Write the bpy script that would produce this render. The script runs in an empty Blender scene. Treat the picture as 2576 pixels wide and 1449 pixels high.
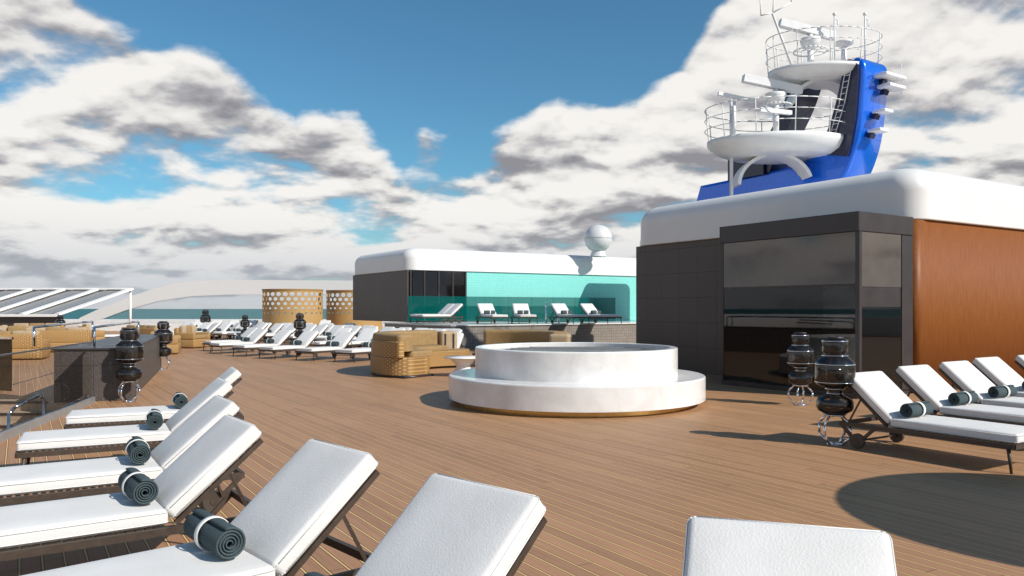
import bpy, bmesh, math, random
from mathutils import Vector, Matrix
random.seed(4)
R=math.radians
scene=bpy.context.scene
TH=math.atan2(.534,.846)           # ship axes relative to world
U1=Vector((-.534,.846,0)); U2=Vector((.846,.534,0))

# ---------------------------------------------------------------- node helpers
class NT:
    def __init__(s,nt): s.nt=nt; s.N=nt.nodes; s.L=nt.links
    def n(s,t,**k):
        x=s.N.new(t)
        for a,b in k.items(): setattr(x,a,b)
        return x
    def put(s,sock,v):
        if isinstance(v,bpy.types.NodeSocket): s.L.new(v,sock)
        elif v is not None: sock.default_value=v
    def m(s,op,a,b=None,c=None,clamp=False):
        x=s.n('ShaderNodeMath',operation=op,use_clamp=clamp)
        s.put(x.inputs[0],a)
        if b is not None: s.put(x.inputs[1],b)
        if c is not None: s.put(x.inputs[2],c)
        return x.outputs[0]
    def vm(s,op,a,b=None,scale=None):
        x=s.n('ShaderNodeVectorMath',operation=op)
        s.put(x.inputs[0],a)
        if b is not None: s.put(x.inputs[1],b)
        if scale is not None: s.put(x.inputs['Scale'],scale)
        return x.outputs['Value'] if op in('DOT_PRODUCT','LENGTH') else x.outputs[0]
    def noise(s,v,scale,detail=4,rough=.5,dist=0):
        x=s.n('ShaderNodeTexNoise'); s.put(x.inputs['Vector'],v)
        x.inputs['Scale'].default_value=scale; x.inputs['Detail'].default_value=detail
        x.inputs['Roughness'].default_value=rough; x.inputs['Distortion'].default_value=dist
        return x.outputs['Fac']
    def mixc(s,f,a,b,bt='MIX'):
        x=s.n('ShaderNodeMix',data_type='RGBA',blend_type=bt)
        s.put(x.inputs[0],f); s.put(x.inputs[6],a); s.put(x.inputs[7],b)
        return x.outputs[2]
    def rng(s,v,a,b,c=0,d=1,smooth=False):
        x=s.n('ShaderNodeMapRange'); 
        if smooth: x.interpolation_type='SMOOTHSTEP'
        s.put(x.inputs[0],v)
        for i,q in enumerate((a,b,c,d)): s.put(x.inputs[i+1],q)
        return x.outputs[0]
    def comb(s,x,y,z):
        c=s.n('ShaderNodeCombineXYZ'); s.put(c.inputs[0],x); s.put(c.inputs[1],y); s.put(c.inputs[2],z)
        return c.outputs[0]
    def sep(s,v):
        c=s.n('ShaderNodeSeparateXYZ'); s.put(c.inputs[0],v); return c.outputs
def C(c): return (c[0],c[1],c[2],1)
def newmat(name):
    m=bpy.data.materials.new(name); m.use_nodes=True
    t=NT(m.node_tree); p=t.N['Principled BSDF']
    return m,t,p
def bump(t,p,h,strength=.3,dist=.01):
    b=t.n('ShaderNodeBump'); b.inputs['Strength'].default_value=strength; b.inputs['Distance'].default_value=dist
    t.L.new(h,b.inputs['Height']); t.L.new(b.outputs[0],p.inputs['Normal'])
def mat(name,col,rough=.5,metal=0,var=.12,vs=6,bs=0,bscale=60,bd=.003,coat=0,spec=.5,ior=1.5):
    m,t,p=newmat(name)
    tc=t.n('ShaderNodeTexCoord').outputs['Object']
    n=t.noise(tc,vs,6,.6)
    dark=C([x*(1-var) for x in col]); lite=C([min(1,x*(1+var)) for x in col])
    t.L.new(t.mixc(t.rng(n,.3,.7),dark,lite),p.inputs['Base Color'])
    t.L.new(t.rng(n,.3,.7,max(0,rough-.06),min(1,rough+.08)),p.inputs['Roughness'])
    p.inputs['Metallic'].default_value=metal
    p.inputs['Coat Weight'].default_value=coat
    p.inputs['Specular IOR Level'].default_value=spec
    p.inputs['IOR'].default_value=ior
    if bs: bump(t,p,t.noise(tc,bscale,5,.6),bs,bd)
    return m
def glass(name,col,alpha,rough=.03,ior=1.45):
    """alpha = opacity of the tint"""
    m,t,p=newmat(name)
    p.inputs['Base Color'].default_value=C(col); p.inputs['Roughness'].default_value=rough
    p.inputs['IOR'].default_value=ior+.15
    tr=t.n('ShaderNodeBsdfTransparent'); mx=t.n('ShaderNodeMixShader'); 
    fr=t.n('ShaderNodeFresnel'); fr.inputs[0].default_value=ior
    f=t.m('ADD',t.m('MULTIPLY',fr.outputs[0],1-alpha),alpha,clamp=True)
    t.L.new(f,mx.inputs[0]); t.L.new(tr.outputs[0],mx.inputs[1]); t.L.new(p.outputs[0],mx.inputs[2])
    t.L.new(mx.outputs[0],t.N['Material Output'].inputs[0])
    return m

# ---------------------------------------------------------------- materials
def deck_mat():
    m,t,p=newmat('teak_planks')
    o=t.n('ShaderNodeTexCoord').outputs['Object']
    b=t.vm('DOT_PRODUCT',o,(U2.x,U2.y,0)); a=t.vm('DOT_PRODUCT',o,(U1.x,U1.y,0))
    q=t.m('DIVIDE',b,.122); idx=t.m('FLOOR',q); fr=t.m('FRACT',q)
    wn=t.n('ShaderNodeTexWhiteNoise',noise_dimensions='1D'); t.put(wn.inputs['W'],idx)
    a2=t.m('ADD',a,t.m('MULTIPLY',wn.outputs[0],7))
    seg=t.m('FLOOR',t.m('DIVIDE',a2,3.4)); fa=t.m('FRACT',t.m('DIVIDE',a2,3.4))
    wn2=t.n('ShaderNodeTexWhiteNoise',noise_dimensions='2D'); t.put(wn2.inputs['Vector'],t.comb(idx,seg,0))
    grain=t.noise(t.comb(t.m('MULTIPLY',a2,.7),t.m('MULTIPLY',b,30),wn2.outputs[0]),3,6,.62,.3)
    big=t.noise(o,.35,4,.6)
    c=t.mixc(t.rng(grain,.25,.75),C((.31,.158,.084)),C((.50,.285,.165)))
    c=t.mixc(1,c,t.mixc(wn2.outputs[0],C((.87,.85,.83)),C((1.09,1.07,1.04))),'MULTIPLY')
    c=t.mixc(1,c,t.mixc(t.rng(big,.3,.7),C((.9,.9,.9)),C((1.06,1.06,1.06))),'MULTIPLY')
    e=t.m('ABSOLUTE',t.m('SUBTRACT',fr,.5))
    dk=t.rng(e,.39,.43); c=t.mixc(t.m('MULTIPLY',dk,.78),c,C((.07,.030,.012)))
    ln=t.rng(e,.458,.468); c=t.mixc(t.m('MULTIPLY',ln,.9),c,C((.88,.62,.26)))
    j=t.m('LESS_THAN',fa,.0015); c=t.mixc(j,c,C((.06,.03,.02)))
    t.L.new(c,p.inputs['Base Color'])
    t.L.new(t.rng(grain,.3,.7,.42,.6),p.inputs['Roughness'])
    p.inputs['Specular IOR Level'].default_value=.2
    h=t.m('SUBTRACT',t.m('MULTIPLY',grain,.2),dk); bump(t,p,h,.3,.004)
    return m
def tile_mat(name,c1,c2,size,rough=.3,grout=None,speck=90,gw=.012,tv=.25):
    m,t,p=newmat(name)
    o=t.n('ShaderNodeTexCoord').outputs['Object']; x,y,z=t.sep(o)
    s=t.m('ADD',x,y)
    def line(v):
        f=t.m('FRACT',t.m('DIVIDE',v,size)); e=t.m('ABSOLUTE',t.m('SUBTRACT',f,.5))
        return t.m('GREATER_THAN',e,.5-gw/size/2)
    g=t.m('MAXIMUM',line(s),line(z))
    n=t.noise(o,speck,3,.7)
    wn=t.n('ShaderNodeTexWhiteNoise',noise_dimensions='2D')
    t.put(wn.inputs['Vector'],t.comb(t.m('FLOOR',t.m('DIVIDE',s,size)),t.m('FLOOR',t.m('DIVIDE',z,size)),0))
    f=t.m('ADD',t.m('MULTIPLY',t.rng(n,.35,.7),1-tv),t.m('MULTIPLY',wn.outputs[0],tv))
    c=t.mixc(f,C(c1),C(c2)); c=t.mixc(g,c,C(grout or [v*.5 for v in c1]))
    t.L.new(c,p.inputs['Base Color']); p.inputs['Roughness'].default_value=rough
    bump(t,p,t.m('SUBTRACT',t.m('MULTIPLY',n,.3),g),.3,.004)
    return m
def wood_mat():
    m,t,p=newmat('wood_cladding')
    o=t.n('ShaderNodeTexCoord').outputs['Object']; x,y,z=t.sep(o); s=t.m('ADD',x,y)
    n=t.noise(t.comb(t.m('MULTIPLY',s,30),0,t.m('MULTIPLY',z,1.2)),2,8,.65,.6)
    n2=t.noise(t.comb(t.m('MULTIPLY',s,120),0,t.m('MULTIPLY',z,8)),2,3,.6)
    c=t.mixc(t.rng(n,.25,.75),C((.15,.042,.008)),C((.31,.105,.020)))
    c=t.mixc(t.m('MULTIPLY',t.rng(n2,.5,.7),.5),c,C((.1,.030,.008)))
    t.L.new(c,p.inputs['Base Color']); p.inputs['Roughness'].default_value=.5
    p.inputs['Specular IOR Level'].default_value=.25
    bump(t,p,n2,.25,.003); return m
def wicker_mat(holes=False):
    m,t,p=newmat('wicker_open' if holes else 'wicker')
    o=t.n('ShaderNodeTexCoord').outputs['Object']; x,y,z=t.sep(o)
    rr=1.85 if holes else 2.2
    s=t.m('MULTIPLY',t.m('ARCTAN2',y,x),rr)
    w=.07 if not holes else .08
    q=t.m('DIVIDE',s,w); r=t.m('DIVIDE',z,w*.6)
    par=t.m('MODULO',t.m('ADD',t.m('FLOOR',q),t.m('FLOOR',r)),2)
    par=t.m('ABSOLUTE',par)
    hz=t.m('SINE',t.m('MULTIPLY',t.m('FRACT',q),math.pi)); vz=t.m('SINE',t.m('MULTIPLY',t.m('FRACT',r),math.pi))
    h=t.m('ADD',t.m('MULTIPLY',t.m('MULTIPLY',hz,vz),.6),t.m('MULTIPLY',par,.4))
    n=t.noise(o,25,3,.6)
    c=t.mixc(t.m('MULTIPLY',h,t.rng(n,.2,.8,.7,1.2)),C((.17,.088,.028)),C((.58,.35,.13)) if not holes else C((.80,.52,.21)))
    t.L.new(c,p.inputs['Base Color']); p.inputs['Roughness'].default_value=.6
    bump(t,p,h,.25,.004)
    if holes:
        cw=.42; hh=.29; zz=t.m('DIVIDE',t.m('SUBTRACT',z,-.02),hh)
        row=t.m('FLOOR',zz); off=t.m('MULTIPLY',t.m('ABSOLUTE',t.m('MODULO',row,2)),.5)
        fx=t.m('SUBTRACT',t.m('FRACT',t.m('ADD',t.m('DIVIDE',s,cw),off)),.5)
        fz=t.m('SUBTRACT',t.m('FRACT',zz),.5)
        d=t.m('SQRT',t.m('ADD',t.m('POWER',t.m('MULTIPLY',fx,cw*.8),2),t.m('POWER',t.m('MULTIPLY',fz,hh),2)))
        rad=t.rng(z,1.1,2.4,.04,.125)
        hole=t.m('MULTIPLY',t.m('LESS_THAN',d,rad),t.m('MULTIPLY',t.m('GREATER_THAN',row,3.5),t.m('LESS_THAN',row,8.5)))
        tr=t.n('ShaderNodeBsdfTransparent'); mx=t.n('ShaderNodeMixShader')
        t.L.new(hole,mx.inputs[0]); t.L.new(p.outputs[0],mx.inputs[1]); t.L.new(tr.outputs[0],mx.inputs[2])
        t.L.new(mx.outputs[0],t.N['Material Output'].inputs[0])
    return m
def marble_mat():
    m,t,p=newmat('pale_stone')
    o=t.n('ShaderNodeTexCoord').outputs['Object']
    n=t.noise(o,1.6,8,.62,.8); n2=t.noise(o,14,5,.6)
    c=t.mixc(t.rng(n,.35,.65),C((.66,.645,.63)),C((.80,.795,.79)))
    c=t.mixc(t.m('MULTIPLY',t.rng(n2,.55,.75),.2),c,C((.56,.54,.52)))
    t.L.new(c,p.inputs['Base Color']); p.inputs['Roughness'].default_value=.2
    return m
def sea_mat():
    m,t,p=newmat('sea_water')
    o=t.n('ShaderNodeTexCoord').outputs['Object']
    n=t.noise(o,.06,8,.65)
    t.L.new(t.mixc(t.rng(n,.3,.7),C((.0,.085,.10)),C((.005,.17,.18))),p.inputs['Base Color'])
    p.inputs['Roughness'].default_value=.5; p.inputs['Specular IOR Level'].default_value=.12
    bump(t,p,n,.6,1.5); return m
def towel_mat():
    m,t,p=newmat('towel_fabric')
    o=t.n('ShaderNodeTexCoord').outputs['Object']
    n=t.noise(o,260,2,.7); n2=t.noise(o,18,4,.6)
    c=t.mixc(t.rng(n,.3,.7),C((.035,.052,.058)),C((.10,.135,.145)))
    c=t.mixc(t.m('MULTIPLY',n2,.4),c,C((.06,.085,.095)))
    t.L.new(c,p.inputs['Base Color']); p.inputs['Roughness'].default_value=.95
    p.inputs['Specular IOR Level'].default_value=.1
    bump(t,p,n,.7,.004); return m
def cushion_mat():
    m,t,p=newmat('cushion_fabric')
    o=t.n('ShaderNodeTexCoord').outputs['Object']
    v=t.n('ShaderNodeTexVoronoi'); t.L.new(o,v.inputs['Vector']); v.inputs['Scale'].default_value=110
    n=t.noise(o,3,4,.6)
    t.L.new(t.mixc(t.rng(n,.3,.7),C((.70,.685,.665)),C((.76,.745,.73))),p.inputs['Base Color'])
    p.inputs['Roughness'].default_value=.7; p.inputs['Specular IOR Level'].default_value=.25
    h=t.m('ADD',t.m('MULTIPLY',v.outputs['Distance'],.35),t.m('MULTIPLY',t.noise(o,4,2,.5),1.6))
    bump(t,p,h,.28,.008); return m
M=dict(
 deck=deck_mat(), cushion=cushion_mat(), towel=towel_mat(),
 band=mat('towel_band',(.78,.77,.74),.7),
 frame=mat('lounger_frame',(.062,.043,.032),.5,.1,.2,20),
 wheel=mat('wheel_rubber',(.06,.046,.038),.5),
 granite=tile_mat('dark_granite_tile',(.030,.024,.022),(.135,.110,.100),.62,.5,(.022,.018,.017),speck=60,gw=.009,tv=.07),
 mosaic=tile_mat('stone_mosaic',(.16,.14,.12),(.34,.30,.27),.12,.5,speck=40,gw=.01),
 teal=tile_mat('teal_mosaic',(.17,.57,.52),(.25,.68,.62),.12,.25,(.36,.72,.68),30,.010),
 wood=wood_mat(), stone=marble_mat(), sea=sea_mat(),
 white=mat('white_gelcoat',(.76,.75,.735),.38,0,.03,1.2,.05,2,.01),
 whitep=mat('white_marine_paint',(.78,.78,.78),.4,0,.05,4),
 blackm=mat('charcoal_panel',(.034,.027,.028),.35,0,.2,3),
 blackg=mat('smoked_glazing',(.008,.007,.007),.02,0,.3,2,ior=1.9),
 bronze=mat('bronze_glazing',(.075,.055,.042),.04,.0,.25,1.5,ior=1.75),
 vglass=glass('vestibule_glass',(.008,.007,.006),.45,.02,1.7),
 warm=mat('reflection_streaks',(.30,.22,.16),.4,.4),  # colour of the painted skylight reflections in the pane
 chrome=mat('chrome',(.75,.75,.76),.08,1,.05),
 gold=mat('plinth_gold_glow',(.6,.4,.15),.25,1,.1),  # gold colour stands in for the glow under the fountain
 wicker=wicker_mat(), wickero=wicker_mat(True),
 tan=mat('tan_upholstery',(.30,.195,.085),.85,0,.15,12,.3,120),
 tanlight=mat('beige_cushion',(.40,.30,.19),.85,0,.1,12,.3,120),
 blue=mat('funnel_blue_paint',(.0,.14,.78),.24,.35,.05,2,coat=.7),
 navy=mat('funnel_navy_shade',(.003,.007,.045),.3,0,.15,2,coat=.3),  # darker copy of the blue, shade of the unlit side put into colour
 lamp=glass('smoked_glass',(.02,.017,.016),.55,.02,1.6),
 rail=glass('balustrade_glass',(.05,.035,.02),.12,ior=1.25),
 tealglass=glass('tinted_pool_glass',(.0,.12,.11),.5),
 clear=glass('windscreen_glass',(.5,.6,.62),.14),
 frost=glass('pale_windscreen',(.80,.80,.80),.88,.4),
 water=mat('pool_water',(.02,.35,.33),.05,0,.2,3,.3,3,.02),
 darkw=mat('fountain_water',(.03,.035,.04),.03,0,.3,3,.25,5,.01,ior=1.8),
 stair=mat('stair_carpet',(.40,.29,.20),.8,0,.25,20),
 grey=mat('grey_metal',(.33,.33,.33),.4,.3),
 dkgrey=mat('dark_grey_metal',(.07,.07,.07),.3,.3),
 canvas=mat('canvas',(.65,.63,.6),.8),
 skyl=mat('skylight_glass',(.20,.19,.18),.06,0,.3,1,ior=1.8),
 dome=mat('radome_grey',(.64,.64,.645),.3,0,.08,2),
)

# ---------------------------------------------------------------- builder
class B:
    def __init__(s,name): s.name=name; s.bm=bmesh.new(); s.mats=[]
    def mi(s,m):
        m=M[m]
        if m not in s.mats: s.mats.append(m)
        return s.mats.index(m)
    def merge(s,t,mx,m,smooth=False,recalc=False):
        if recalc: bmesh.ops.recalc_face_normals(t,faces=t.faces)
        i=s.mi(m); vm={}
        for v in t.verts: vm[v]=s.bm.verts.new(mx@v.co if mx else v.co)
        for f in t.faces:
            try: g=s.bm.faces.new([vm[v] for v in f.verts])
            except ValueError: continue
            g.material_index=i; g.smooth=smooth
        t.free()
    def quad(s,pts,m):
        q=bmesh.new(); q.faces.new([q.verts.new(v) for v in pts]); s.merge(q,None,m)
    def box(s,c,size,m,rot=None,bevel=0,seg=2,smooth=None):
        t=bmesh.new(); bmesh.ops.create_cube(t,size=1)
        for v in t.verts: v.co=Vector((v.co.x*size[0],v.co.y*size[1],v.co.z*size[2]))
        if bevel: bmesh.ops.bevel(t,geom=list(t.edges),offset=bevel,segments=seg,profile=.5,affect='EDGES')
        mx=Matrix.Translation(c)@(rot.to_4x4() if rot else Matrix())
        s.merge(t,mx,m,bool(bevel and seg>1) if smooth is None else smooth)
    def bx(s,x0,x1,y0,y1,z0,z1,m,bevel=0,seg=2):
        s.box(((x0+x1)/2,(y0+y1)/2,(z0+z1)/2),(x1-x0,y1-y0,z1-z0),m,None,bevel,seg)
    def pillow(s,size,m,mx,bevel=.03,puff=.012):
        """box cushion: crisp rounded edge, slightly domed faces"""
        t=bmesh.new(); bmesh.ops.create_cube(t,size=1)
        for v in t.verts: v.co=Vector((v.co.x*size[0],v.co.y*size[1],v.co.z*size[2]))
        bmesh.ops.bevel(t,geom=list(t.edges),offset=bevel,segments=4,profile=.55,affect='EDGES')
        big=[e for e in t.edges if e.calc_length()>.2]
        bmesh.ops.subdivide_edges(t,edges=big,cuts=9,use_grid_fill=True)
        hx,hy,hz=size[0]/2,size[1]/2,size[2]/2
        for v in t.verts:
            fx=1-(abs(v.co.x)/hx)**4; fy=1-(abs(v.co.y)/hy)**4
            v.co.z+=math.copysign(puff*max(0,fx)*max(0,fy),v.co.z)*(abs(v.co.z)/hz)
        s.merge(t,mx,m,True)
    def cyl(s,p0,p1,r,m,seg=12,r2=None,smooth=True):
        p0=Vector(p0);p1=Vector(p1); d=p1-p0
        if d.length<1e-6: return
        t=bmesh.new(); bmesh.ops.create_cone(t,cap_ends=True,segments=seg,radius1=r,radius2=r if r2 is None else r2,depth=d.length)
        q=d.to_track_quat('Z','Y').to_matrix().to_4x4()
        i0=len(s.bm.faces)
        s.merge(t,Matrix.Translation((p0+p1)/2)@q,m,smooth)
        s.bm.faces.ensure_lookup_table()
        for f in s.bm.faces[i0:]:
            if len(f.verts)>4: f.smooth=False
    def beam(s,p0,p1,w,h,m):
        p0=Vector(p0);p1=Vector(p1); d=p1-p0
        x=d.normalized(); up=Vector((0,0,1)) if abs(x.z)<.99 else Vector((0,1,0))
        y=up.cross(x).normalized(); z=x.cross(y)
        rot=Matrix((x,y,z)).transposed()
        s.box((p0+p1)/2,(d.length,w,h),m,rot)
    def tube(s,pts,r,m,seg=8,closed=False):
        pts=[Vector(p) for p in pts]
        if closed: pts.append(pts[0])
        for a,b in zip(pts,pts[1:]): s.cyl(a,b,r,m,seg)
    def lathe(s,prof,m,seg=48,c=(0,0,0),sx=1,sy=1,a0=0,a1=2*math.pi,sharp=False):
        t=bmesh.new(); full=abs(a1-a0-2*math.pi)<1e-5; n=seg if full else seg+1
        rings=[]
        for r,z in prof:
            rings.append([t.verts.new((c[0]+sx*r*math.cos(a0+(a1-a0)*i/seg),c[1]+sy*r*math.sin(a0+(a1-a0)*i/seg),c[2]+z)) for i in range(n)])
        for A,Bq in zip(rings,rings[1:]):
            for i in range(seg):
                j=(i+1)%n
                t.faces.new((A[i],A[j],Bq[j],Bq[i]))
        bmesh.ops.remove_doubles(t,verts=t.verts,dist=1e-5)
        s.merge(t,None,m,not sharp,True)
    def ring(s,loops,m,cap0=True,cap1=True,smooth=True):
        t=bmesh.new(); rs=[[t.verts.new(p) for p in l] for l in loops]; n=len(rs[0])
        for A,Bq in zip(rs,rs[1:]):
            for i in range(n): t.faces.new((A[i],A[(i+1)%n],Bq[(i+1)%n],Bq[i]))
        if cap0: t.faces.new(rs[0])
        if cap1: t.faces.new(rs[-1])
        i0=len(s.bm.faces)
        s.merge(t,None,m,smooth,True)
        s.bm.faces.ensure_lookup_table()
        for f in s.bm.faces[i0:]:
            if len(f.verts)>4: f.smooth=False
    def prism(s,pts,z0,z1,m,smooth=False):
        s.ring([[(x,y,z0) for x,y in pts],[(x,y,z1) for x,y in pts]],m,True,True,smooth)
    def obj(s,loc=(0,0,0),rz=0,parent=None,name=None):
        me=bpy.data.meshes.new(s.name); s.bm.to_mesh(me); s.bm.free()
        for m in s.mats: me.materials.append(m)
        return place(me,s.name,loc,rz,parent)
def place(me,name,loc,rz=0,parent=None):
    o=bpy.data.objects.new(name,me); scene.collection.objects.link(o)
    o.location=loc; o.rotation_euler=(0,0,rz)
    if parent: o.parent=parent
    return o
def empty(name,loc=(0,0,0),rz=0):
    o=bpy.data.objects.new(name,None); scene.collection.objects.link(o); o.location=loc; o.rotation_euler=(0,0,rz); return o
def rrect(x0,x1,y0,y1,r,ins,z,n=10):
    x0+=ins;x1-=ins;y0+=ins;y1-=ins; r=max(.02,r-ins*.6)
    out=[]
    for cx,cy,a in((x1-r,y1-r,0),(x0+r,y1-r,90),(x0+r,y0+r,180),(x1-r,y0+r,270)):
        for i in range(n+1):
            q=R(a+90*i/n); out.append((cx+r*math.cos(q),cy+r*math.sin(q),z))
    return out
def roofshell(b,x0,x1,y0,y1,z0,z1,r,cr,m):
    loops=[rrect(x0,x1,y0,y1,cr,.02,z0),rrect(x0,x1,y0,y1,cr,.0,z0+.012),rrect(x0,x1,y0,y1,cr,.0,z0+.03),rrect(x0,x1,y0,y1,cr,.0,z1-r-.02)]
    for i in range(13):
        q=R(90*i/12); loops.append(rrect(x0,x1,y0,y1,cr,r*(1-math.cos(q)),z1-r+r*math.sin(q)))
    loops.append(rrect(x0,x1,y0,y1,cr,r+.1,z1+.003))
    b.ring(loops,m,True,True,True)

# ---------------------------------------------------------------- world, sun, camera
sd=Vector((1.11,-.73,1)).normalized()
w=bpy.data.worlds.new("World"); scene.world=w; w.use_nodes=True
t=NT(w.node_tree); t.N.clear()
sky=t.n('ShaderNodeTexSky'); sky.sky_type='NISHITA'; sky.sun_disc=False
sky.sun_elevation=math.asin(sd.z); sky.sun_rotation=math.atan2(sd.x,sd.y); sky.dust_density=.5; sky.ozone_density=2.0; sky.air_density=1.0
d=t.n('ShaderNodeTexCoord').outputs['Generated']
dx,dy,dz=t.sep(d)
az=t.m('ARCTAN2',dx,dy); el=t.m('ARCSINE',dz)
zc=t.m('MAXIMUM',dz,-.05)
def cvec(lift):
    z2=t.m('ADD',zc,lift); i2=t.m('DIVIDE',1,t.m('ADD',z2,.26))
    return t.comb(t.m('ADD',t.m('MULTIPLY',dx,i2),3.7),t.m('MULTIPLY',dy,i2),t.m('MULTIPLY',z2,1.0))
n1=t.noise(cvec(0),2.6,12,.52,.1)
# smoother copies of the field above, for the light on the tops and the grey undersides
s0=t.noise(cvec(0),2.6,4,.5,.1); s1=t.noise(cvec(.035),2.6,4,.5,.1)
d0=t.noise(cvec(.012),2.6,9,.53,.1)
ramp=t.n('ShaderNodeValToRGB'); cr=ramp.color_ramp; cr.interpolation='LINEAR'
pts=[(-.9,.34),(-.60,.44),(-.56,.37),(-.454,.31),(-.354,.270),(-.29,.236),(-.234,.203),(-.146,.172),(-.045,.185),(0,.218),(.057,.262),(.158,.268),(.217,.315),(.255,.365),(.325,.46),(.42,.43),(.5,.39),(.7,.4),(1.1,.3)]
lo,hi=-.95,1.15
while len(cr.elements)<len(pts): cr.elements.new(.5)
for i,(a,v) in enumerate(pts): cr.elements[i].position=(a-lo)/(hi-lo)
for i,(a,v) in enumerate(pts): cr.elements[i].color=(v,v,v,1)
t.L.new(t.rng(az,lo,hi),ramp.inputs[0])
bias=t.m('MULTIPLY',t.m('SUBTRACT',ramp.outputs[0],el),6)
bias=t.m('MINIMUM',t.m('MAXIMUM',bias,-.34),.17)
def puff(a0,e0,k,top):
    da=t.m('SUBTRACT',az,a0); de=t.m('MULTIPLY',t.m('SUBTRACT',el,e0),.7)
    ds=t.m('SQRT',t.m('ADD',t.m('MULTIPLY',da,da),t.m('MULTIPLY',de,de)))
    return t.m('MAXIMUM',t.m('SUBTRACT',top,t.m('MULTIPLY',ds,k)),0)
bias=t.m('ADD',bias,puff(-.195,.245,5.5,.42))
bias=t.m('ADD',bias,puff(-.113,.213,7,.26))
dens=t.m('ADD',n1,bias)
cov=t.rng(dens,.48,.61,0,1,True)
sh=t.m('MULTIPLY',t.m('SUBTRACT',s0,s1),2.6)
sh=t.m('ADD',sh,t.m('MULTIPLY',t.m('SUBTRACT',n1,d0),5.0))
sh=t.m('ADD',sh,.74)
thick=t.rng(dens,.64,.88,0,1,True)
sh=t.m('SUBTRACT',sh,t.m('MULTIPLY',thick,.28),clamp=True)
cr2=t.n('ShaderNodeValToRGB'); e=cr2.color_ramp.elements
e[0].position=0; e[0].color=(.29,.28,.30,1); e[1].position=1; e[1].color=(.95,.92,.88,1)
x=cr2.color_ramp.elements.new(.35); x.color=(.49,.475,.485,1)
x=cr2.color_ramp.elements.new(.66); x.color=(.81,.785,.755,1)
t.L.new(sh,cr2.inputs[0])
hz=t.rng(el,.0,.13,1,0,True)
ccol=t.mixc(t.m('MULTIPLY',hz,.75),cr2.outputs[0],C((.49,.52,.59)))
bg1=t.n('ShaderNodeBackground'); bg1.inputs[1].default_value=.10
tint=t.mixc(1,sky.outputs[0],C((.57,1.0,1.10)),'MULTIPLY')
t.L.new(tint,bg1.inputs[0])
bg2=t.n('ShaderNodeBackground'); bg2.inputs[1].default_value=1.0
t.L.new(ccol,bg2.inputs[0])
mx=t.n('ShaderNodeMixShader'); cov2=t.m('MAXIMUM',t.m('MULTIPLY',cov,.97),t.m('MULTIPLY',hz,.85))
t.L.new(cov2,mx.inputs[0]); t.L.new(bg1.outputs[0],mx.inputs[1]); t.L.new(bg2.outputs[0],mx.inputs[2])
out=t.n('ShaderNodeOutputWorld'); t.L.new(mx.outputs[0],out.inputs[0])

sl=bpy.data.lights.new('sun','SUN'); sl.energy=4.9; sl.angle=R(.5); sl.color=(1,.94,.85)
so=bpy.data.objects.new('sun',sl); scene.collection.objects.link(so)
so.rotation_euler=(-sd).to_track_quat('-Z','Y').to_euler(); so.location=(20,-15,30)
cam=bpy.data.cameras.new('camera'); co=bpy.data.objects.new('camera',cam); scene.collection.objects.link(co)
co.location=(0,0,1.6); co.rotation_euler=(R(90),0,0); cam.lens=27.43; cam.sensor_width=36; cam.shift_y=.0196
cam.clip_start=.05; cam.clip_end=60000
scene.camera=co
scene.view_settings.view_transform='Standard'; scene.view_settings.look='None'; scene.view_settings.exposure=0

# ---------------------------------------------------------------- sea, hull, deck
b=B('sea'); q=bmesh.new(); bmesh.ops.create_grid(q,x_segments=8,y_segments=8,size=25000); b.merge(q,None,'sea'); b.obj((0,0,-26))
b=B('ship_hull')
for p0,p1 in(((-45,-15),(40,-15)),((40,-15),(40,60)),((40,60),(-45,60)),((-45,60),(-45,-15))):
    b.quad([(p0[0],p0[1],-.02),(p1[0],p1[1],-.02),(p1[0],p1[1],-26),(p0[0],p0[1],-26)],'whitep')
b.obj()
b=B('deck')
for poly in([(-5.2,-15),(40,-15),(40,60),(-13,60),(-13,16.5),(-7.1,13.2),(-5.2,5.5)],
            [(-45,-15),(-5.2,-15),(-5.2,5.5),(-13,5.5),(-13,16.5),(-13,60),(-45,60)]):
    b.quad([(x,y,0) for x,y in poly],'deck')
b.obj()

# ---------------------------------------------------------------- right deckhouse
h=empty('deckhouse',(0,0,0),TH)
b=B('walls'); b.bx(14.16,30,8.34,16.0,0,3.25,'blackm'); b.obj(parent=h)
b=B('granite_wall'); b.bx(14.10,14.155,8.6,16.05,0,3.258,'granite'); b.bx(14.11,30,16.01,16.06,0,3.257,'granite'); b.obj(parent=h)
b=B('wood_wall')
b.ring([rrect(14.12,30,8.26,8.9,.16,0,z) for z in(.06,3.255)],'wood'); b.bx(14.2,30,8.29,8.8,0,.055,'blackm'); b.obj(parent=h)
b=B('roof'); roofshell(b,14.03,30.1,8.2,16.1,3.262,4.30,.46,.5,'white'); b.obj(parent=h)
b=B('glass_vestibule')
b.bx(12.41,14.09,8.30,11.52,2.95,3.30,'blackm',.01,1)
b.bx(12.45,14.08,8.36,11.5,0,.10,'blackm')
b.bx(13.95,14.07,8.50,11.40,.12,2.93,'blackm')
for y in(8.34,11.46): b.bx(12.43,12.50,y-.04,y+.04,.10,2.95,'blackm')
b.bx(12.44,12.465,8.385,11.415,.11,2.0,'vglass')
b.bx(12.435,12.475,8.385,11.415,2.03,2.945,'bronze'); b.bx(12.425,12.49,8.385,11.415,2.0,2.025,'blackm')
b.bx(12.505,13.72,8.32,8.36,1.98,2.945,'bronze'); b.bx(12.505,13.72,8.325,8.365,1.62,1.975,'blackm')
b.bx(12.505,13.72,8.32,8.345,.11,1.615,'vglass'); b.bx(13.73,14.08,8.31,8.37,.1,2.94,'blackm')
for k in range(3):
    y=8.9+k*.9
    b.beam((12.52,y+.6,1.50),(12.52,y,1.97),.03,.05,'warm')  # slanted bars stand in for skylight reflections on the glass
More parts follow.
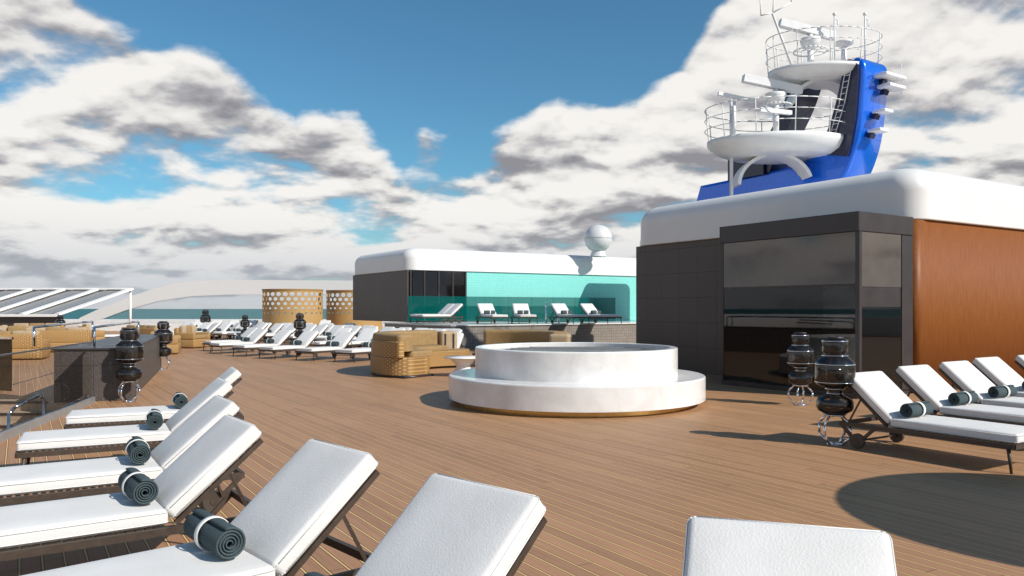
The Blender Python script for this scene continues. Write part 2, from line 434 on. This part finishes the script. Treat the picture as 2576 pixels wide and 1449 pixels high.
b.bx(12.50,12.54,8.6,11.3,1.44,1.47,'warm')
b.bx(12.9,13.3,8.8,10.9,.12,1.0,'blackm'); b.bx(12.85,13.35,8.75,10.95,1.0,1.05,'dkgrey')
b.obj(parent=h)

b=B('funnel_casing'); b.ring([rrect(19.9,23,16.15,22,.2,0,z) for z in(0,4.2)],'whitep'); b.obj(rz=TH)
b=B('unseen_shadow_block')  # unseen block added so that its shadow darkens the teal wall
roofshell(b,26.7,29.9,29.0,30.3,.96,5.5,.6,.3,'white'); 
for i in range(8): b.bx(27.0,29.6,28.96,29.01,1.4+i*.28,1.52+i*.28,'grey')
b.obj(rz=TH)

# ---------------------------------------------------------------- far pool house
h=empty('pool_house',(0,0,0),TH)
b=B('walls'); b.bx(15.2,34,33.1,40,.95,3.34,'granite'); b.bx(15.15,15.195,33.04,40.02,.95,3.355,'granite'); b.obj(parent=h)
b=B('teal_tile_wall'); b.bx(18.25,33.9,33.02,33.09,.95,3.352,'teal'); b.obj(parent=h)
b=B('glazing')
b.bx(15.4,18.2,33.03,33.08,1.0,3.35,'blackg')
for x in(15.3,16.0,16.75,17.5,18.2): b.bx(x-.04,x+.04,32.99,33.06,.95,3.35,'blackm')
b.obj(parent=h)
b=B('roof'); roofshell(b,15.1,34.1,32.95,40.1,3.36,4.42,.5,.6,'white'); b.obj(parent=h)
b=B('pool_terrace')
b.bx(14.0,34,26.5,33.0,.004,.90,'mosaic'); b.bx(13.95,34,26.45,33.0,.902,.95,'stone')
b.bx(19.5,26.5,29.2,32.3,.952,.957,'water'); b.obj(rz=TH)
b=B('pool_glass_screen')
for i in range(9): b.bx(14.9+i*1.35,14.9+i*1.35+1.345,32.45,32.47,1.0,2.15,'tealglass')
b.obj(rz=TH)
b=B('satellite_radome')
pr=[(.73*math.sin(R(a)),-.73*math.cos(R(a))) for a in range(18,181,6)]; pr[-1]=(0.001,.73)
b.lathe(pr,'dome',40,(4.53,41,5.25)); b.lathe([(.45,-1.0),(.34,-.72),(.34,-.6)],'dome',24,(4.53,41,5.3)); b.lathe([(.74,-.01),(.745,0),(.74,.01)],'grey',40,(4.53,41,5.25))
b.obj()
b=B('pool_ladder')
for x in(1.45,1.98):
    b.tube([(x,33.0,.955),(x,33.0,1.6),(x,33.08,1.78),(x,33.25,1.85),(x,33.42,1.78),(x,33.5,1.6),(x,33.5,.96)],.03,'chrome')
b.obj()

# ---------------------------------------------------------------- fountain
b=B('round_fountain')
def rounded(r,z0,z1,rad=.03,n=5):
    return [(r,z0)]+[(r,z1-rad-.01)]+[(r-rad+rad*math.cos(R(90*i/n)),z1-rad+rad*math.sin(R(90*i/n))) for i in range(n+1)]+[(r-rad-.01,z1)]
b.lathe([(1.99,0),(1.99,.1)],'gold',96)  # glow at the base painted as a gold ring
b.lathe([(0.01,.095),(2.17,.095)],'stone',128); b.lathe(rounded(2.17,.096,.48)+[(1.6,.48)],'stone',128)
b.lathe(rounded(1.72,.47,.94,.02)+[(1.61,.94)],'stone',128); b.lathe([(1.61,.94),(1.60,.93),(1.60,.72)],'stone',128,sharp=True)
b.lathe([(1.60,.86),(.01,.86)],'darkw',96)
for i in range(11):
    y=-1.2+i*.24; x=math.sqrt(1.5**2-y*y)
    b.bx(-x*.85,x*.85,y-.055,y+.055,.862,.875,'grey' if i%2 else 'dkgrey')  # grey bars laid on the water as painted striped reflections
b.obj((1.09,13.4,0))

# ---------------------------------------------------------------- loungers
b=B('sun_lounger')
b.pillow((1.31,.67,.095),'cushion',Matrix.Translation((.65,0,.332)))
BA=R(41); rot=Matrix.Rotation(-BA,3,'Y'); piv=Vector((1.30,0,.335))
cb=piv+rot@Vector((.37,0,.003)); b.pillow((.72,.67,.095),'cushion',Matrix.Translation(cb)@rot.to_4x4())
def pipe(mx,hx,hy):
    for z in(.040,-.040):
        r=.03; pts=[]
        for cx,cy,a in((hx-r,hy-r,0),(-hx+r,hy-r,90),(-hx+r,-hy+r,180),(hx-r,-hy+r,270)):
            for i in range(4): q=R(a+30*i); pts.append(mx@Vector((cx+r*math.cos(q),cy+r*math.sin(q),z*.75)))
        b.tube(pts,.0032,'cushion',5,True)
pipe(Matrix.Translation((.65,0,.332)),.656,.336); pipe(Matrix.Translation(cb)@rot.to_4x4(),.361,.336)
for yy in(-.385,.385):
    b.beam((0,yy,.262),(1.88,yy,.262),.03,.045,'frame')
    b.cyl((.06,yy*.97,.25),(.03,yy*.98,0),.02,'frame',8,.013)
    b.beam((1.45,yy,.25),(1.62,yy,.09),.025,.035,'frame'); b.beam((1.86,yy,.25),(1.70,yy,.09),.025,.035,'frame')
    b.cyl((1.66,yy-.02,.085),(1.66,yy+.02,.085),.085,'wheel',24); b.cyl((1.66,yy-.026,.085),(1.66,yy+.026,.085),.03,'frame',12)
    s_=.80
    p0=piv+rot@Vector((0,yy*s_,-.07)); p1=piv+rot@Vector((.70,yy*s_,-.07)); b.beam(p0,p1,.025,.03,'frame')
    p2=piv+rot@Vector((.42,yy*s_,-.08)); b.beam(p2,(1.80,yy*.93,.26),.015,.02,'frame')
b.beam((0,-.385,.262),(0,.385,.262),.03,.045,'frame'); b.beam((1.88,-.385,.262),(1.88,.385,.262),.03,.045,'frame')
b.beam((1.66,-.37,.085),(1.66,.37,.085),.02,.02,'frame')
for i in range(24): b.bx(.03+i*.052,.03+i*.052+.032,-.37,.37,.268,.280,'frame')
for i in range(12):
    c=piv+rot@Vector((.04+i*.056,0,-.060)); b.box(c,(.034,.58,.012),'frame',rot)
lo0=b.obj((0,0,-500)); ME_L=lo0.data; bpy.data.objects.remove(lo0)

b=B('rolled_towel')
def spiral(r0,r1,turns,n):
    return [((r0+(r1-r0)*i/n)*math.cos(2*math.pi*turns*i/n),(r0+(r1-r0)*i/n)*math.sin(2*math.pi*turns*i/n)) for i in range(n+1)]
n=110; th=.0145; o_=spiral(.016,.082,4.3,n); i_=spiral(.016-th*.55,.082-th*.9,4.3,n)
L=.46
t_=bmesh.new()
ys=[-L/2,-L/2+.008,-.08,0,.08,L/2-.008,L/2]
def ringv(y,sh):
    A=[];I=[]
    for k in range(n+1):
        ox,oz=o_[k]; ix,iz=i_[k]; cx,cz=(ox+ix)/2,(oz+iz)/2
        A.append(t_.verts.new((cx+(ox-cx)*sh,y,cz+(oz-cz)*sh))); I.append(t_.verts.new((cx+(ix-cx)*sh,y,cz+(iz-cz)*sh)))
    return A,I
rs=[ringv(y,.55 if k in(0,len(ys)-1) else 1) for k,y in enumerate(ys)]
for (A,I),(A2,I2) in zip(rs,rs[1:]):
    for k in range(n):
        t_.faces.new((A[k],A[k+1],A2[k+1],A2[k])); t_.faces.new((I[k],I2[k],I2[k+1],I[k+1]))
    t_.faces.new((A[n],I[n],I2[n],A2[n])); t_.faces.new((A[0],A2[0],I2[0],I[0]))
for A,I in(rs[0],rs[-1]):
    for k in range(n): t_.faces.new((A[k],I[k],I[k+1],A[k+1]))
b.merge(t_,None,'towel',True,True)
b.lathe([(.083,-.02),(.0865,-.018),(.0865,.018),(.083,.02)],'band',40)
bi=b.mi('band')
vs={v for f in b.bm.faces if f.material_index==bi for v in f.verts}
for v in vs: v.co=Vector((v.co.x,v.co.z,v.co.y))
to=b.obj((0,0,-500)); ME_T=to.data; bpy.data.objects.remove(to)

def lounger(x,y,ang,z=0,towel=True,byhead=True,ts=0):
    q=R(ang); c=Vector((math.cos(q),math.sin(q),0)); s=Vector((-c.y,c.x,0))
    o=Vector((x,y,z)) - (c*1.82 if byhead else Vector((0,0,0)))
    place(ME_L,'sun_lounger',o,q)
    if towel:
        p=o+c*(1.17+random.uniform(-.02,.02))+s*(random.uniform(-.03,.03)+ts)+Vector((0,0,.472))
        place(ME_T,'rolled_towel',p,q+R(random.uniform(-4,4)))
lounger(-.13,3.36,46,ts=.1); lounger(-.953,4.29,42,ts=.1); lounger(-1.85,5.30,35); lounger(-2.41,6.54,32); lounger(-3.06,8.26,28); lounger(-3.49,9.81,25)
lounger(.96,2.74,72)
for x,y in((4.18,9.24),(5.30,10.3),(6.3,11.1),(7.3,12.0),(8.4,12.7)): lounger(x,y,122.3)
for (x,y),a in zip(((-4.94,22.9),(-6.29,23.6),(-7.72,24.5),(-9.0,25.7),(-10.4,27.3),(-11.3,28.9)),(60,58,56,52,48,45)): lounger(x,y,a,byhead=False)
for i in range(9): lounger(-8.6+i*.98-.02*i*i,35.5-i*.95,50,byhead=True)
for i in range(5): lounger(-6.4+i*1.05,29.8-i*.25,64,byhead=True,towel=i%2==0)
for i in range(9): lounger(-17.3+i*1.15,41.8-i*.35,60,byhead=True)
for i in range(6): lounger(-17.4+i*.75,36.5+i*1.2,40,byhead=True)
for i in range(8): lounger(-20+i*1.2,50-i*.2,80,byhead=True)
for i in range(7): lounger(-12.6+i*1.05,39.6-i*.9,50,byhead=True)
for i,(x,y) in enumerate(((-.6,27.2),(.9,27.8),(2.4,28.5))): lounger(x-1.2,y-3.4,75)
for x,y,a in((-1.15,33,112),(.35,33.4,100),(1.95,33.0,118),(3.2,33.6,125)): lounger(x,y,a,z=.952)
lounger(-2.3,33.6,30,z=.952,towel=False); lounger(-2.7,34.6,30,z=.952,towel=False)

# ---------------------------------------------------------------- lanterns
b=B('glass_lantern')
b.lathe([(.03,.34),(.10,.35),(.19,.40),(.205,.44),(.205,.50),(.19,.54),(.10,.585),(.085,.60),(.085,.64),(.10,.66),(.2,.70),(.225,.74),(.225,.94),(.215,.975),(.15,1.03),(.125,1.045),(.125,1.07),(.145,1.09),(.145,1.21),(.13,1.235),(.02,1.24)],'lamp',40)
b.lathe([(.02,.35),(.055,.36),(.055,1.18),(.02,1.19)],'blackg',20)
b.lathe([(.02,.44),(.15,.445),(.15,.50),(.02,.505)],'blackg',24); b.lathe([(.02,.74),(.10,.745),(.10,.93),(.02,.935)],'blackg',24)
for z,r in((.352,.13),(.60,.092),(.655,.11),(.735,.228),(.945,.228),(1.045,.15),(1.215,.148)): b.lathe([(r-.02,z-.006),(r,z-.004),(r,z+.004),(r-.02,z+.006)],'chrome',32)
b.lathe([(.01,1.24),(.10,1.24),(.10,1.262),(.01,1.262)],'blackm',28)
for k in range(2):
    q=R(35+90*k); c=Vector((math.cos(q),math.sin(q),0))
    pts=[c*u+Vector((0,0,v)) for u,v in((-.10,.015),(.10,.015),(.20,.11),(.20,.24),(.11,.34),(-.11,.34),(-.20,.24),(-.20,.11))]
    b.tube(pts,.014,'chrome',10,True)
b.lathe([(.01,0),(.09,0),(.09,.012),(.01,.014)],'chrome',24)
lt=b.obj((3.79,9.16,0)); ME_N=lt.data
for x,y,s in((4.75,12.85,.95),(-6.55,13.35,1),(-9.03,20.2,1),(-8.7,32,1.1),(-13,38,1),(-16.5,42,1.2),(-22,38,1)):
    o=place(ME_N,'glass_lantern',(x,y,0),random.random()); o.scale=(s,s,s)

# ---------------------------------------------------------------- curved sofas
def arcsofa(loc,a0,a1):
    b=B('curved_wicker_sofa'); seg=48
    A0,A1=R(a0),R(a1)
    def band(ri,ro,z0,z1,m,aa=A0,bb=A1,rad=.03,endr=0):
        """arc-shaped block with rounded top edges; endr rounds its plan corners at both ends"""
        N=seg
        def plan(ins,z):
            rm=(ri+ro)/2; hw=(ro-ri)/2-ins; er=max(endr-ins,.005) if endr else .0
            P=[];Q=[]
            da=ins/rm
            for i in range(N+1):
                f=i/N; f=.5-.5*math.cos(f*math.pi)
                q=aa+da+(bb-aa-2*da)*f
                dist=min(f,1-f)*(bb-aa-2*da)*rm
                k=hw
                if er and dist<er: k=hw-er+math.sqrt(max(0,er*er-(er-dist)**2))
                P.append(((rm+k)*math.cos(q),(rm+k)*math.sin(q),z)); Q.append(((rm-k)*math.cos(q),(rm-k)*math.sin(q),z))
            return P+Q[::-1]
        loops=[plan(0,z0),plan(0,z0+.005),plan(0,z1-rad-.005)]
        for i in range(5):
            a=R(22.5*i); loops.append(plan(rad*(1-math.cos(a)),z1-rad+rad*math.sin(a)))
        t=bmesh.new(); rs=[[t.verts.new(p) for p in l] for l in loops]; n=len(rs[0])
        for A,Bq in zip(rs,rs[1:]):
            for i in range(n): t.faces.new((A[i],A[(i+1)%n],Bq[(i+1)%n],Bq[i]))
        for r_ in(rs[0],rs[-1]):
            for i in range(N): t.faces.new((r_[i],r_[i+1],r_[n-2-i],r_[n-1-i]))
        b.merge(t,None,m,True,True)
    band(1.45,2.43,0,.06,'blackm'); band(1.36,2.52,.062,.47,'wicker',endr=.45)
    band(1.36,2.10,.472,.60,'tan',A0+.42,A1-.05,rad=.05,endr=.1)
    band(2.30,2.50,.474,.84,'wicker',A0+.42,A1-.04,endr=.08)
    band(2.0,2.46,.604,1.0,'tan',A0+.44,A1-.05,rad=.08,endr=.1)
    # upholstered end bolster with straps
    band(1.95,2.49,.474,.96,'tanlight',A0+.17,A0+.41,rad=.07,endr=.1)
    for dq in(.23,.35):
        q=A0+dq
        for rr in(2.497,1.943): b.box((rr*math.cos(q),rr*math.sin(q),.70),(.014,.045,.40),'blackm',Matrix.Rotation(q,3,'Z'))
    return b.obj(loc)
arcsofa((-1.0,19.6,0),95,234); arcsofa((-1.0,19.6,0),-25,87)
b=B('round_table')
b.lathe([(.01,0),(.28,0),(.30,.03),(.17,.2),(.16,.25),(.30,.40),(.31,.42),(.01,.42)],'whitep',36)
b.lathe([(.01,.424),(.45,.424),(.45,.45),(.01,.452)],'whitep',40)
tb=b.obj((-1.15,18.4,0)); place(tb.data,'round_table',(-.5,20.0,0))
def sofa(loc,rz,L=2.2):
    b=B('wicker_sofa')
    b.bx(-L/2,L/2,-.45,.45,.03,.36,'wicker',.05,3); b.bx(-L/2+.05,L/2-.05,-.42,.30,.36,.52,'tan',.05,3)
    b.bx(-L/2,L/2,.28,.45,.34,.80,'wicker',.05,3)
    for i in range(3):
        x=-L/2+.1+i*(L-.2)/3; b.bx(x+.02,x+(L-.2)/3-.02,.1,.3,.5,.90,'tan' if i%2 else 'tanlight',.06,3)
    for sx in(-1,1): b.bx(sx*(L/2-.06)-.07,sx*(L/2-.06)+.07,-.44,.4,.34,.62,'wicker',.05,3)
    b.obj(loc,rz)
sofa((-16.6,28.5,0),R(200)); sofa((-15.2,32.5,0),R(150)); sofa((-19.4,30.5,0),R(20)); sofa((-12.2,27.5,0),R(110),1.6); sofa((-22,36,0),R(10)); sofa((-12.9,31.5,0),R(80),1.2); sofa((-15.9,24.2,0),R(195),2.6)
sofa((-21,32,0),R(60),1.0); sofa((-18.6,34.5,0),R(130),1.0)
place(tb.data,'round_table',(-17.5,26.6,0))

# ---------------------------------------------------------------- cabanas
def cabana(x,y,rz,s=1):
    b=B('wicker_cabana')
    b.lathe([(1.85,.05),(1.85,2.72)],'wickero',72,a0=R(200),a1=R(430))
    b.lathe([(1.78,2.70),(1.88,2.70),(1.88,2.78),(1.78,2.78),(1.78,2.70)],'wicker',72,a0=R(200),a1=R(430),sharp=True)
    b.lathe([(.01,.35),(1.6,.35),(1.7,.28),(1.7,0)],'tan',40)
    for q in(200,430): b.box((1.83*math.cos(R(q)),1.83*math.sin(R(q)),1.4),(.12,.12,2.76),'wicker')
    b.lathe([(.2,.36),(1.5,.36),(1.55,.5),(1.45,.56),(.01,.57)],'canvas',40)
    b.obj((x,y,0),rz)
cabana(-13.9,49.5,R(-30)); cabana(-10.6,52.5,R(-30)); 

# ---------------------------------------------------------------- left stairwell
b=B('staircase')
P=[(-5.2,5.5),(-7.1,13.2),(-13,16.5),(-13,5.5)]
for i in range(12):
    z=-.06-.16*i; y1=14.2-i*.36
    b.bx(-12.9,-6.9,y1-.36,y1,z-.16,z,'stair'); b.bx(-12.9,-6.9,y1-.375,y1-.33,z-.03,z+.006,'blackm')
for p0,p1 in zip(P,P[1:]+P[:1]): b.quad([(*p0,-.003),(*p1,-.003),(*p1,-4),(*p0,-4)],'stair')
b.bx(-13,-5.2,5.5,16.5,-4.1,-4,'stair')
b.obj()
b=B('glass_balustrade')
p0=Vector((-5.2,5.5,0)); p1=Vector((-7.1,13.2,0)); nseg=3
for i in range(nseg):
    A=p0.lerp(p1,i/nseg+.004); Z=p0.lerp(p1,(i+1)/nseg-.004)
    b.quad([(A.x,A.y,.10),(Z.x,Z.y,.10),(Z.x,Z.y,1.02),(A.x,A.y,1.02)],'rail')
b.beam(p0+Vector((0,0,.05)),p1+Vector((0,0,.05)),.09,.10,'grey')
b.beam(p0+Vector((0,0,1.03)),p1+Vector((0,0,1.03)),.03,.02,'dkgrey')
p2=Vector((-13,16.5,0))
for i in range(4):
    A=Vector((-9.6,15,0)).lerp(p2,i/4+.004); Z=Vector((-9.6,15,0)).lerp(p2,(i+1)/4-.004)
    b.quad([(A.x,A.y,.0),(Z.x,Z.y,.0),(Z.x,Z.y,1.0),(A.x,A.y,1.0)],'rail')
b.beam(Vector((-9.6,15,1.02)),Vector((-13,16.5,1.02)),.04,.04,'chrome')
b.obj()
b=B('stair_parapet')
b.prism([(-6.62,13.55),(-9.3,20.7),(-10.1,20.4),(-7.75,13.2)],.0,.88,'granite')
b.prism([(-6.60,13.52),(-9.29,20.73),(-10.12,20.42),(-7.78,13.17)],.882,.91,'blackm')
b.obj()
b=B('stair_handrail')
for ox in(0,-1.1):
    pts=[(-7.6+ox,14.2,.9),(-7.6+ox,14.2,1.25),(-8.5+ox,17.4,1.28),(-8.9+ox,18.6,1.28),(-8.9+ox,18.6,.9)]
    b.tube(pts,.022,'chrome')
for x in(-7.2,-8.0,-9.4,-10.6):
    b.tube([(x,12.4,-1.2),(x,12.4,-.1),(x,12.55,0),(x,13.2,.12),(x,13.35,.0),(x,13.35,-1)],.025,'chrome')
b.tube([(-9.3,12.2,-.4),(-9.9,14.4,1.1),(-10.6,16.2,1.15)],.025,'chrome')
b.obj()

# ---------------------------------------------------------------- far-left skylight, windscreen and bulwark
b=B('slanted_skylight')
top=[(-42+i*1.95) for i in range(11)]
for i,x in enumerate(top):
    b.beam((x,46,2.72),(x-2.3,42.5,1.25),.5,.12,'whitep')
    if i<10:
        b.quad([(x,46.05,2.66),(x+1.95,46.05,2.66),(x-.35,42.5,1.2),(x-2.3,42.5,1.2)],'skyl')
        b.quad([(x+.6,46.0,2.69),(x+1.5,46.0,2.69),(x-.8,42.5,1.23),(x-1.7,42.5,1.23)],'grey')
b.beam((-42,46,2.74),(-22.4,46,2.74),.4,.1,'whitep'); b.beam((-44.4,42.5,1.2),(-24.7,42.5,1.2),.3,.14,'whitep')
b.bx(-44.4,-24.6,42.6,42.8,0,1.15,'blackm')
for x in(-36,-30,-22.5): b.cyl((x,46,0),(x,46,2.68),.07,'whitep')
b.obj()
b=B('curved_windscreen')
def interp(T,x):
    for (x0,z0),(x1,z1) in zip(T,T[1:]):
        if x0<=x<=x1:
            f=(x-x0)/(x1-x0); return z0+(z1-z0)*f
    return T[-1][1]
tp=[(-30.5,.9),(-29.3,1.46),(-26.8,2.44),(-25.2,3.0),(-23.7,3.37),(-22.2,3.54),(-20.4,3.6),(-6,3.5)]
bt=[(-30.5,.6),(-29,.8),(-27.1,1.5),(-24.9,2.1),(-22.6,2.44),(-20,2.55),(-6,2.6)]
xs=[-30.5+i*.35 for i in range(70)]
for i in range(len(xs)-1):
    x0,x1=xs[i],xs[i+1]
    b.ring([[(x,55,interp(bt,x)),(x,55,interp(tp,x)),(x,55.25,interp(tp,x)),(x,55.25,interp(bt,x))] for x in(x0,x1)],'frost',False,False,False)
    if x0>-28.5: b.quad([(x0,55.1,.5),(x1,55.1,.5),(x1,55.1,interp(bt,x1)),(x0,55.1,interp(bt,x0))],'clear')
b.obj()
b=B('bulwark'); b.bx(-45,40,59.6,59.9,0,.75,'whitep',.03,2); b.bx(-45,-44.7,-15,59.5,0,1.1,'whitep',.03,2); b.bx(39.7,40,-15,59.5,0,1.1,'whitep',.03,2); b.bx(-30.5,-5,54.9,55.3,0,.5,'whitep'); b.obj()

# ---------------------------------------------------------------- parasol (real object beyond the frame; throws the round shadow)
b=B('parasol')
b.lathe([(1.6,2.58),(1.58,2.62),(1.0,2.85),(.4,3.0),(.02,3.06)],'canvas',40); b.cyl((0,0,0),(0,0,3.1),.03,'grey'); b.lathe([(.01,0),(.35,0),(.35,.08),(.01,.1)],'grey',24)
for i in range(8):
    q=R(45*i); b.cyl((.03*math.cos(q),.03*math.sin(q),2.4),(1.2*math.cos(q),1.2*math.sin(q),2.74),.01,'grey',6)
b.obj((7.1,4.1,0))

# ---------------------------------------------------------------- mast
h=empty('radar_mast')
def catmull(P,k=5):
    out=[]; n=len(P)
    for i in range(n-1):
        p0=Vector(P[max(i-1,0)]);p1=Vector(P[i]);p2=Vector(P[i+1]);p3=Vector(P[min(i+2,n-1)])
        for j in range(k):
            u=j/k; out.append(tuple(.5*((2*p1)+(p2-p0)*u+(2*p0-5*p1+4*p2-p3)*u*u+(3*p1-p0-3*p2+p3)*u**3)))
    out.append(tuple(P[-1])); return out
b=B('funnel_fin')   # ship axes: x=b, y=a
outer=catmull([(15.9,4.22),(14.95,4.80),(14.25,5.45),(13.88,6.2),(13.70,7.0),(13.62,7.8),(13.58,8.45),(13.64,8.74),(13.84,8.90),(14.02,8.86)])
inner=catmull([(14.15,8.72),(14.24,8.3),(14.45,7.55),(14.68,6.95),(15.0,6.5),(15.45,6.22),(16.1,6.10),(17.3,6.04),(20.0,5.98)])
prof=[(20.7,4.22)]+outer+inner
def inset(k):
    n=len(prof); res=[]
    for i in range(n):
        p=Vector(prof[i]); e1=(p-Vector(prof[i-1])).normalized(); e2=(Vector(prof[(i+1)%n])-p).normalized()
        tv=(e1+e2).normalized(); nn=Vector((tv.y,-tv.x)); res.append((p+nn*k))
    return res
area=sum(prof[i-1][0]*prof[i][1]-prof[i][0]*prof[i-1][1] for i in range(len(prof)))
sg=-1 if area>0 else 1
K=.12; loops=[]
for j in range(6):
    q=R(90*j/5); k=K*(1-math.sin(q)); loops.append([(20.55+K*(1-math.cos(q)),p.x,p.y) for p in inset(k*sg)])
loops.append([(21.70,a,z) for a,z in prof]); loops.append([(21.75,p.x,p.y) for p in inset(.05*sg)])
b.ring(loops,'blue',True,True,True)
b.obj(rz=TH,parent=h)
b=B('funnel_legs')
no=[p for p in outer if p[1]>6.0]; ni=[p for p in inner if p[0]<15.3]
b.ring([[(x,a+(.12 if i<len(no) else .02),z-(.05 if z>8.6 else 0)) for i,(a,z) in enumerate(no+ni)] for x in(20.543,20.45)],'navy',True,True,False)  # navy sheet paints shade over the fin's unlit side
leg=catmull([(15.45,8.7),(15.8,7.9),(16.35,7.0),(16.9,6.0)],5); leg2=catmull([(17.9,6.0),(17.1,7.0),(16.45,7.9),(16.1,8.7)],5)
b.ring([[(x,a,z) for a,z in leg+leg2] for x in(20.5,21.3)],'navy',True,True,False)
b.box((20.9,17.8,6.3),(1.0,1.5,.7),'navy')
for dy in(0,.2): b.tube([(20.40,14.5+dy*.9,6.5),(20.40,14.10+dy*.9,7.6),(20.40,13.88+dy*.9,8.6)],.013,'whitep',6)
for i in range(13):
    f=i/12; y=14.5-.62*f**.9; z=6.55+2.0*f; b.cyl((20.40,y,z),(20.40,y+.18,z),.011,'whitep',6)
b.obj(rz=TH,parent=h)

b=B('platforms')
def ell(cx,cy,rx,ry,z,n=48): return [(cx+rx*math.cos(R(360*i/n)),cy+ry*math.sin(R(360*i/n)),z) for i in range(n)]
def plat(cx,cy,rx,ry,z,th,posts,r=.013):
    b.ring([ell(cx+.1,cy,rx*.72,ry*.72,z-th),ell(cx+.05,cy,rx*.9,ry*.9,z-th*.72),ell(cx,cy,rx*.98,ry*.98,z-th*.35),ell(cx,cy,rx,ry,z-.1),ell(cx,cy,rx,ry,z)],'whitep')
    for k,zz in((0,.34),(1,.66),(2,.98)):
        b.tube(ell(cx,cy,rx*1.03,ry*1.03,z+zz,40),r if k<2 else r*1.3,'whitep',6,True)
    for i in range(posts):
        q=R(360*i/posts); x=cx+rx*.99*math.cos(q); y=cy+ry*.99*math.sin(q); b.cyl((x,y,z),(cx+rx*1.03*math.cos(q),cy+ry*1.03*math.sin(q),z+.98),r*1.2,'whitep',6)
plat(8.14,23.9,2.14,1.5,6.70,.50,12)
plat(9.42,23.6,1.65,1.1,8.74,.32,11)
def arch(cx,cy,r,z0,z1,w,dy=.35,a0=0,a1=180):
    loops=[]
    for i in range(25):
        q=R(a0+(a1-a0)*i/24); ci,si=math.cos(q),math.sin(q)
        loops.append([(cx+r*ci,cy-dy,z0+(z1-z0)*si),(cx+r*ci,cy+dy,z0+(z1-z0)*si),(cx+(r-w)*ci,cy+dy,z0+(z1-z0-w)*si),(cx+(r-w)*ci,cy-dy,z0+(z1-z0-w)*si)])
    b.ring(loops,'whitep',True,True,False)
arch(8.0,24.0,1.15,5.35,6.32,.10,.35,15,180); arch(9.35,23.7,.95,7.75,8.5,.10)
b.cyl((6.75,24,4.2),(6.75,24,8.0),.055,'whitep')
b.ring([[(x,y,z) for x,y,z in((9.0,23.2,6.2),(10.1,23.2,6.3),(10.3,24.2,6.3),(9.0,24.4,6.2))],[(x,y,6.70) for x,y in((8.8,23.0),(10.3,23.0),(10.5,24.3),(8.8,24.5))]],'whitep',smooth=False)
b.obj(parent=h)

b=B('radars')
def radar(cx,cy,zb,zt,bar,ang,tilt=0,ringr=.42,bar_h=.2):
    b.cyl((cx,cy,zb),(cx,cy,zt-.3),.09,'whitep',12); b.lathe([(.09,-.32),(.24,-.22),(.30,-.05),(.30,.02),(.12,.06)],'whitep',24,(cx,cy,zt))
    b.cyl((cx,cy,zt),(cx,cy,zt+.16),.08,'whitep')
    b.box((cx-.1,cy,zt+.30),(bar,.2,bar_h),'whitep',Matrix.Rotation(R(ang),3,'Z')@Matrix.Rotation(R(tilt),3,'Y'),.015,1)
    b.tube(ell(cx,cy,ringr,ringr,zt-.35,24),.025,'whitep',6,True)
    for i in range(4): b.cyl((cx,cy,zt-.5),(cx+ringr*math.cos(R(90*i+20)),cy+ringr*math.sin(R(90*i+20)),zt-.35),.015,'whitep',6)
radar(8.95,23.4,8.74,9.65,1.75,5,12,.48,.24); radar(7.88,23.3,6.70,7.98,1.85,5,10,.45,.24)
b.cyl((6.72,23.6,6.7),(6.72,23.6,7.9),.05,'whitep'); b.box((6.78,23.6,7.98),(1.15,.1,.10),'whitep',Matrix.Rotation(R(8),3,'Z')@Matrix.Rotation(R(9),3,'Y'))
b.cyl((10.0,23.5,8.74),(10.0,23.5,9.5),.10,'whitep',12,.07); b.lathe([(.07,0),(.28,.1),(.28,.16),(.05,.2)],'whitep',20,(10.0,23.5,9.45)); b.box((7.7,22.8,7.35),(1.1,.12,.12),'whitep',Matrix.Rotation(R(20),3,'Z'))
b.cyl((8.3,23.2,8.85),(7.75,23.2,10.35),.035,'whitep'); b.cyl((7.75,23.2,10.35),(7.8,23.2,10.95),.02,'whitep')
b.tube([(7.4,23.2,10.3),(7.75,23.2,10.38),(8.3,23.2,10.68)],.022,'whitep'); b.cyl((7.4,23.2,10.3),(7.38,23.2,10.9),.018,'whitep'); b.cyl((8.3,23.2,10.68),(8.32,23.2,11.2),.018,'whitep')
for x,zz in((9.55,9.75),(10.45,9.75)):
    b.cyl((x,23.1,zz-.9),(x,23.1,zz+.5),.022,'whitep'); b.tube([(x,23.1,zz+.1),(x+.1,23.1,zz+.16),(x+.1,23.1,zz+.36),(x,23.1,zz+.44)],.018,'whitep'); b.lathe([(.01,-.06),(.055,-.03),(.055,.03),(.01,.06)],'whitep',12,(x,23.1,zz+.55))
for x,z in((7.38,10.9),(8.32,11.2)): b.lathe([(.01,-.08),(.05,-.03),(.05,.03),(.01,.08)],'whitep',12,(x,23.2,z))
b.obj(parent=h)
b=B('brackets')
for bb,a,z,l in((21.5,13.60,8.35,1.0),(21.55,13.58,8.05,.8),(21.2,13.64,7.3,.42),(21.1,13.72,6.75,.42)):
    b.box((bb,a-.22,z),(l,.42,.10),'whitep',None,.02,2); b.box((bb-.1,a-.06,z-.12),(.22,.14,.14),'navy',Matrix.Rotation(R(25),3,'X'))
b.cyl((21.95,13.3,7.9),(21.95,13.3,8.8),.012,'whitep',6)
b.obj(rz=TH,parent=h)
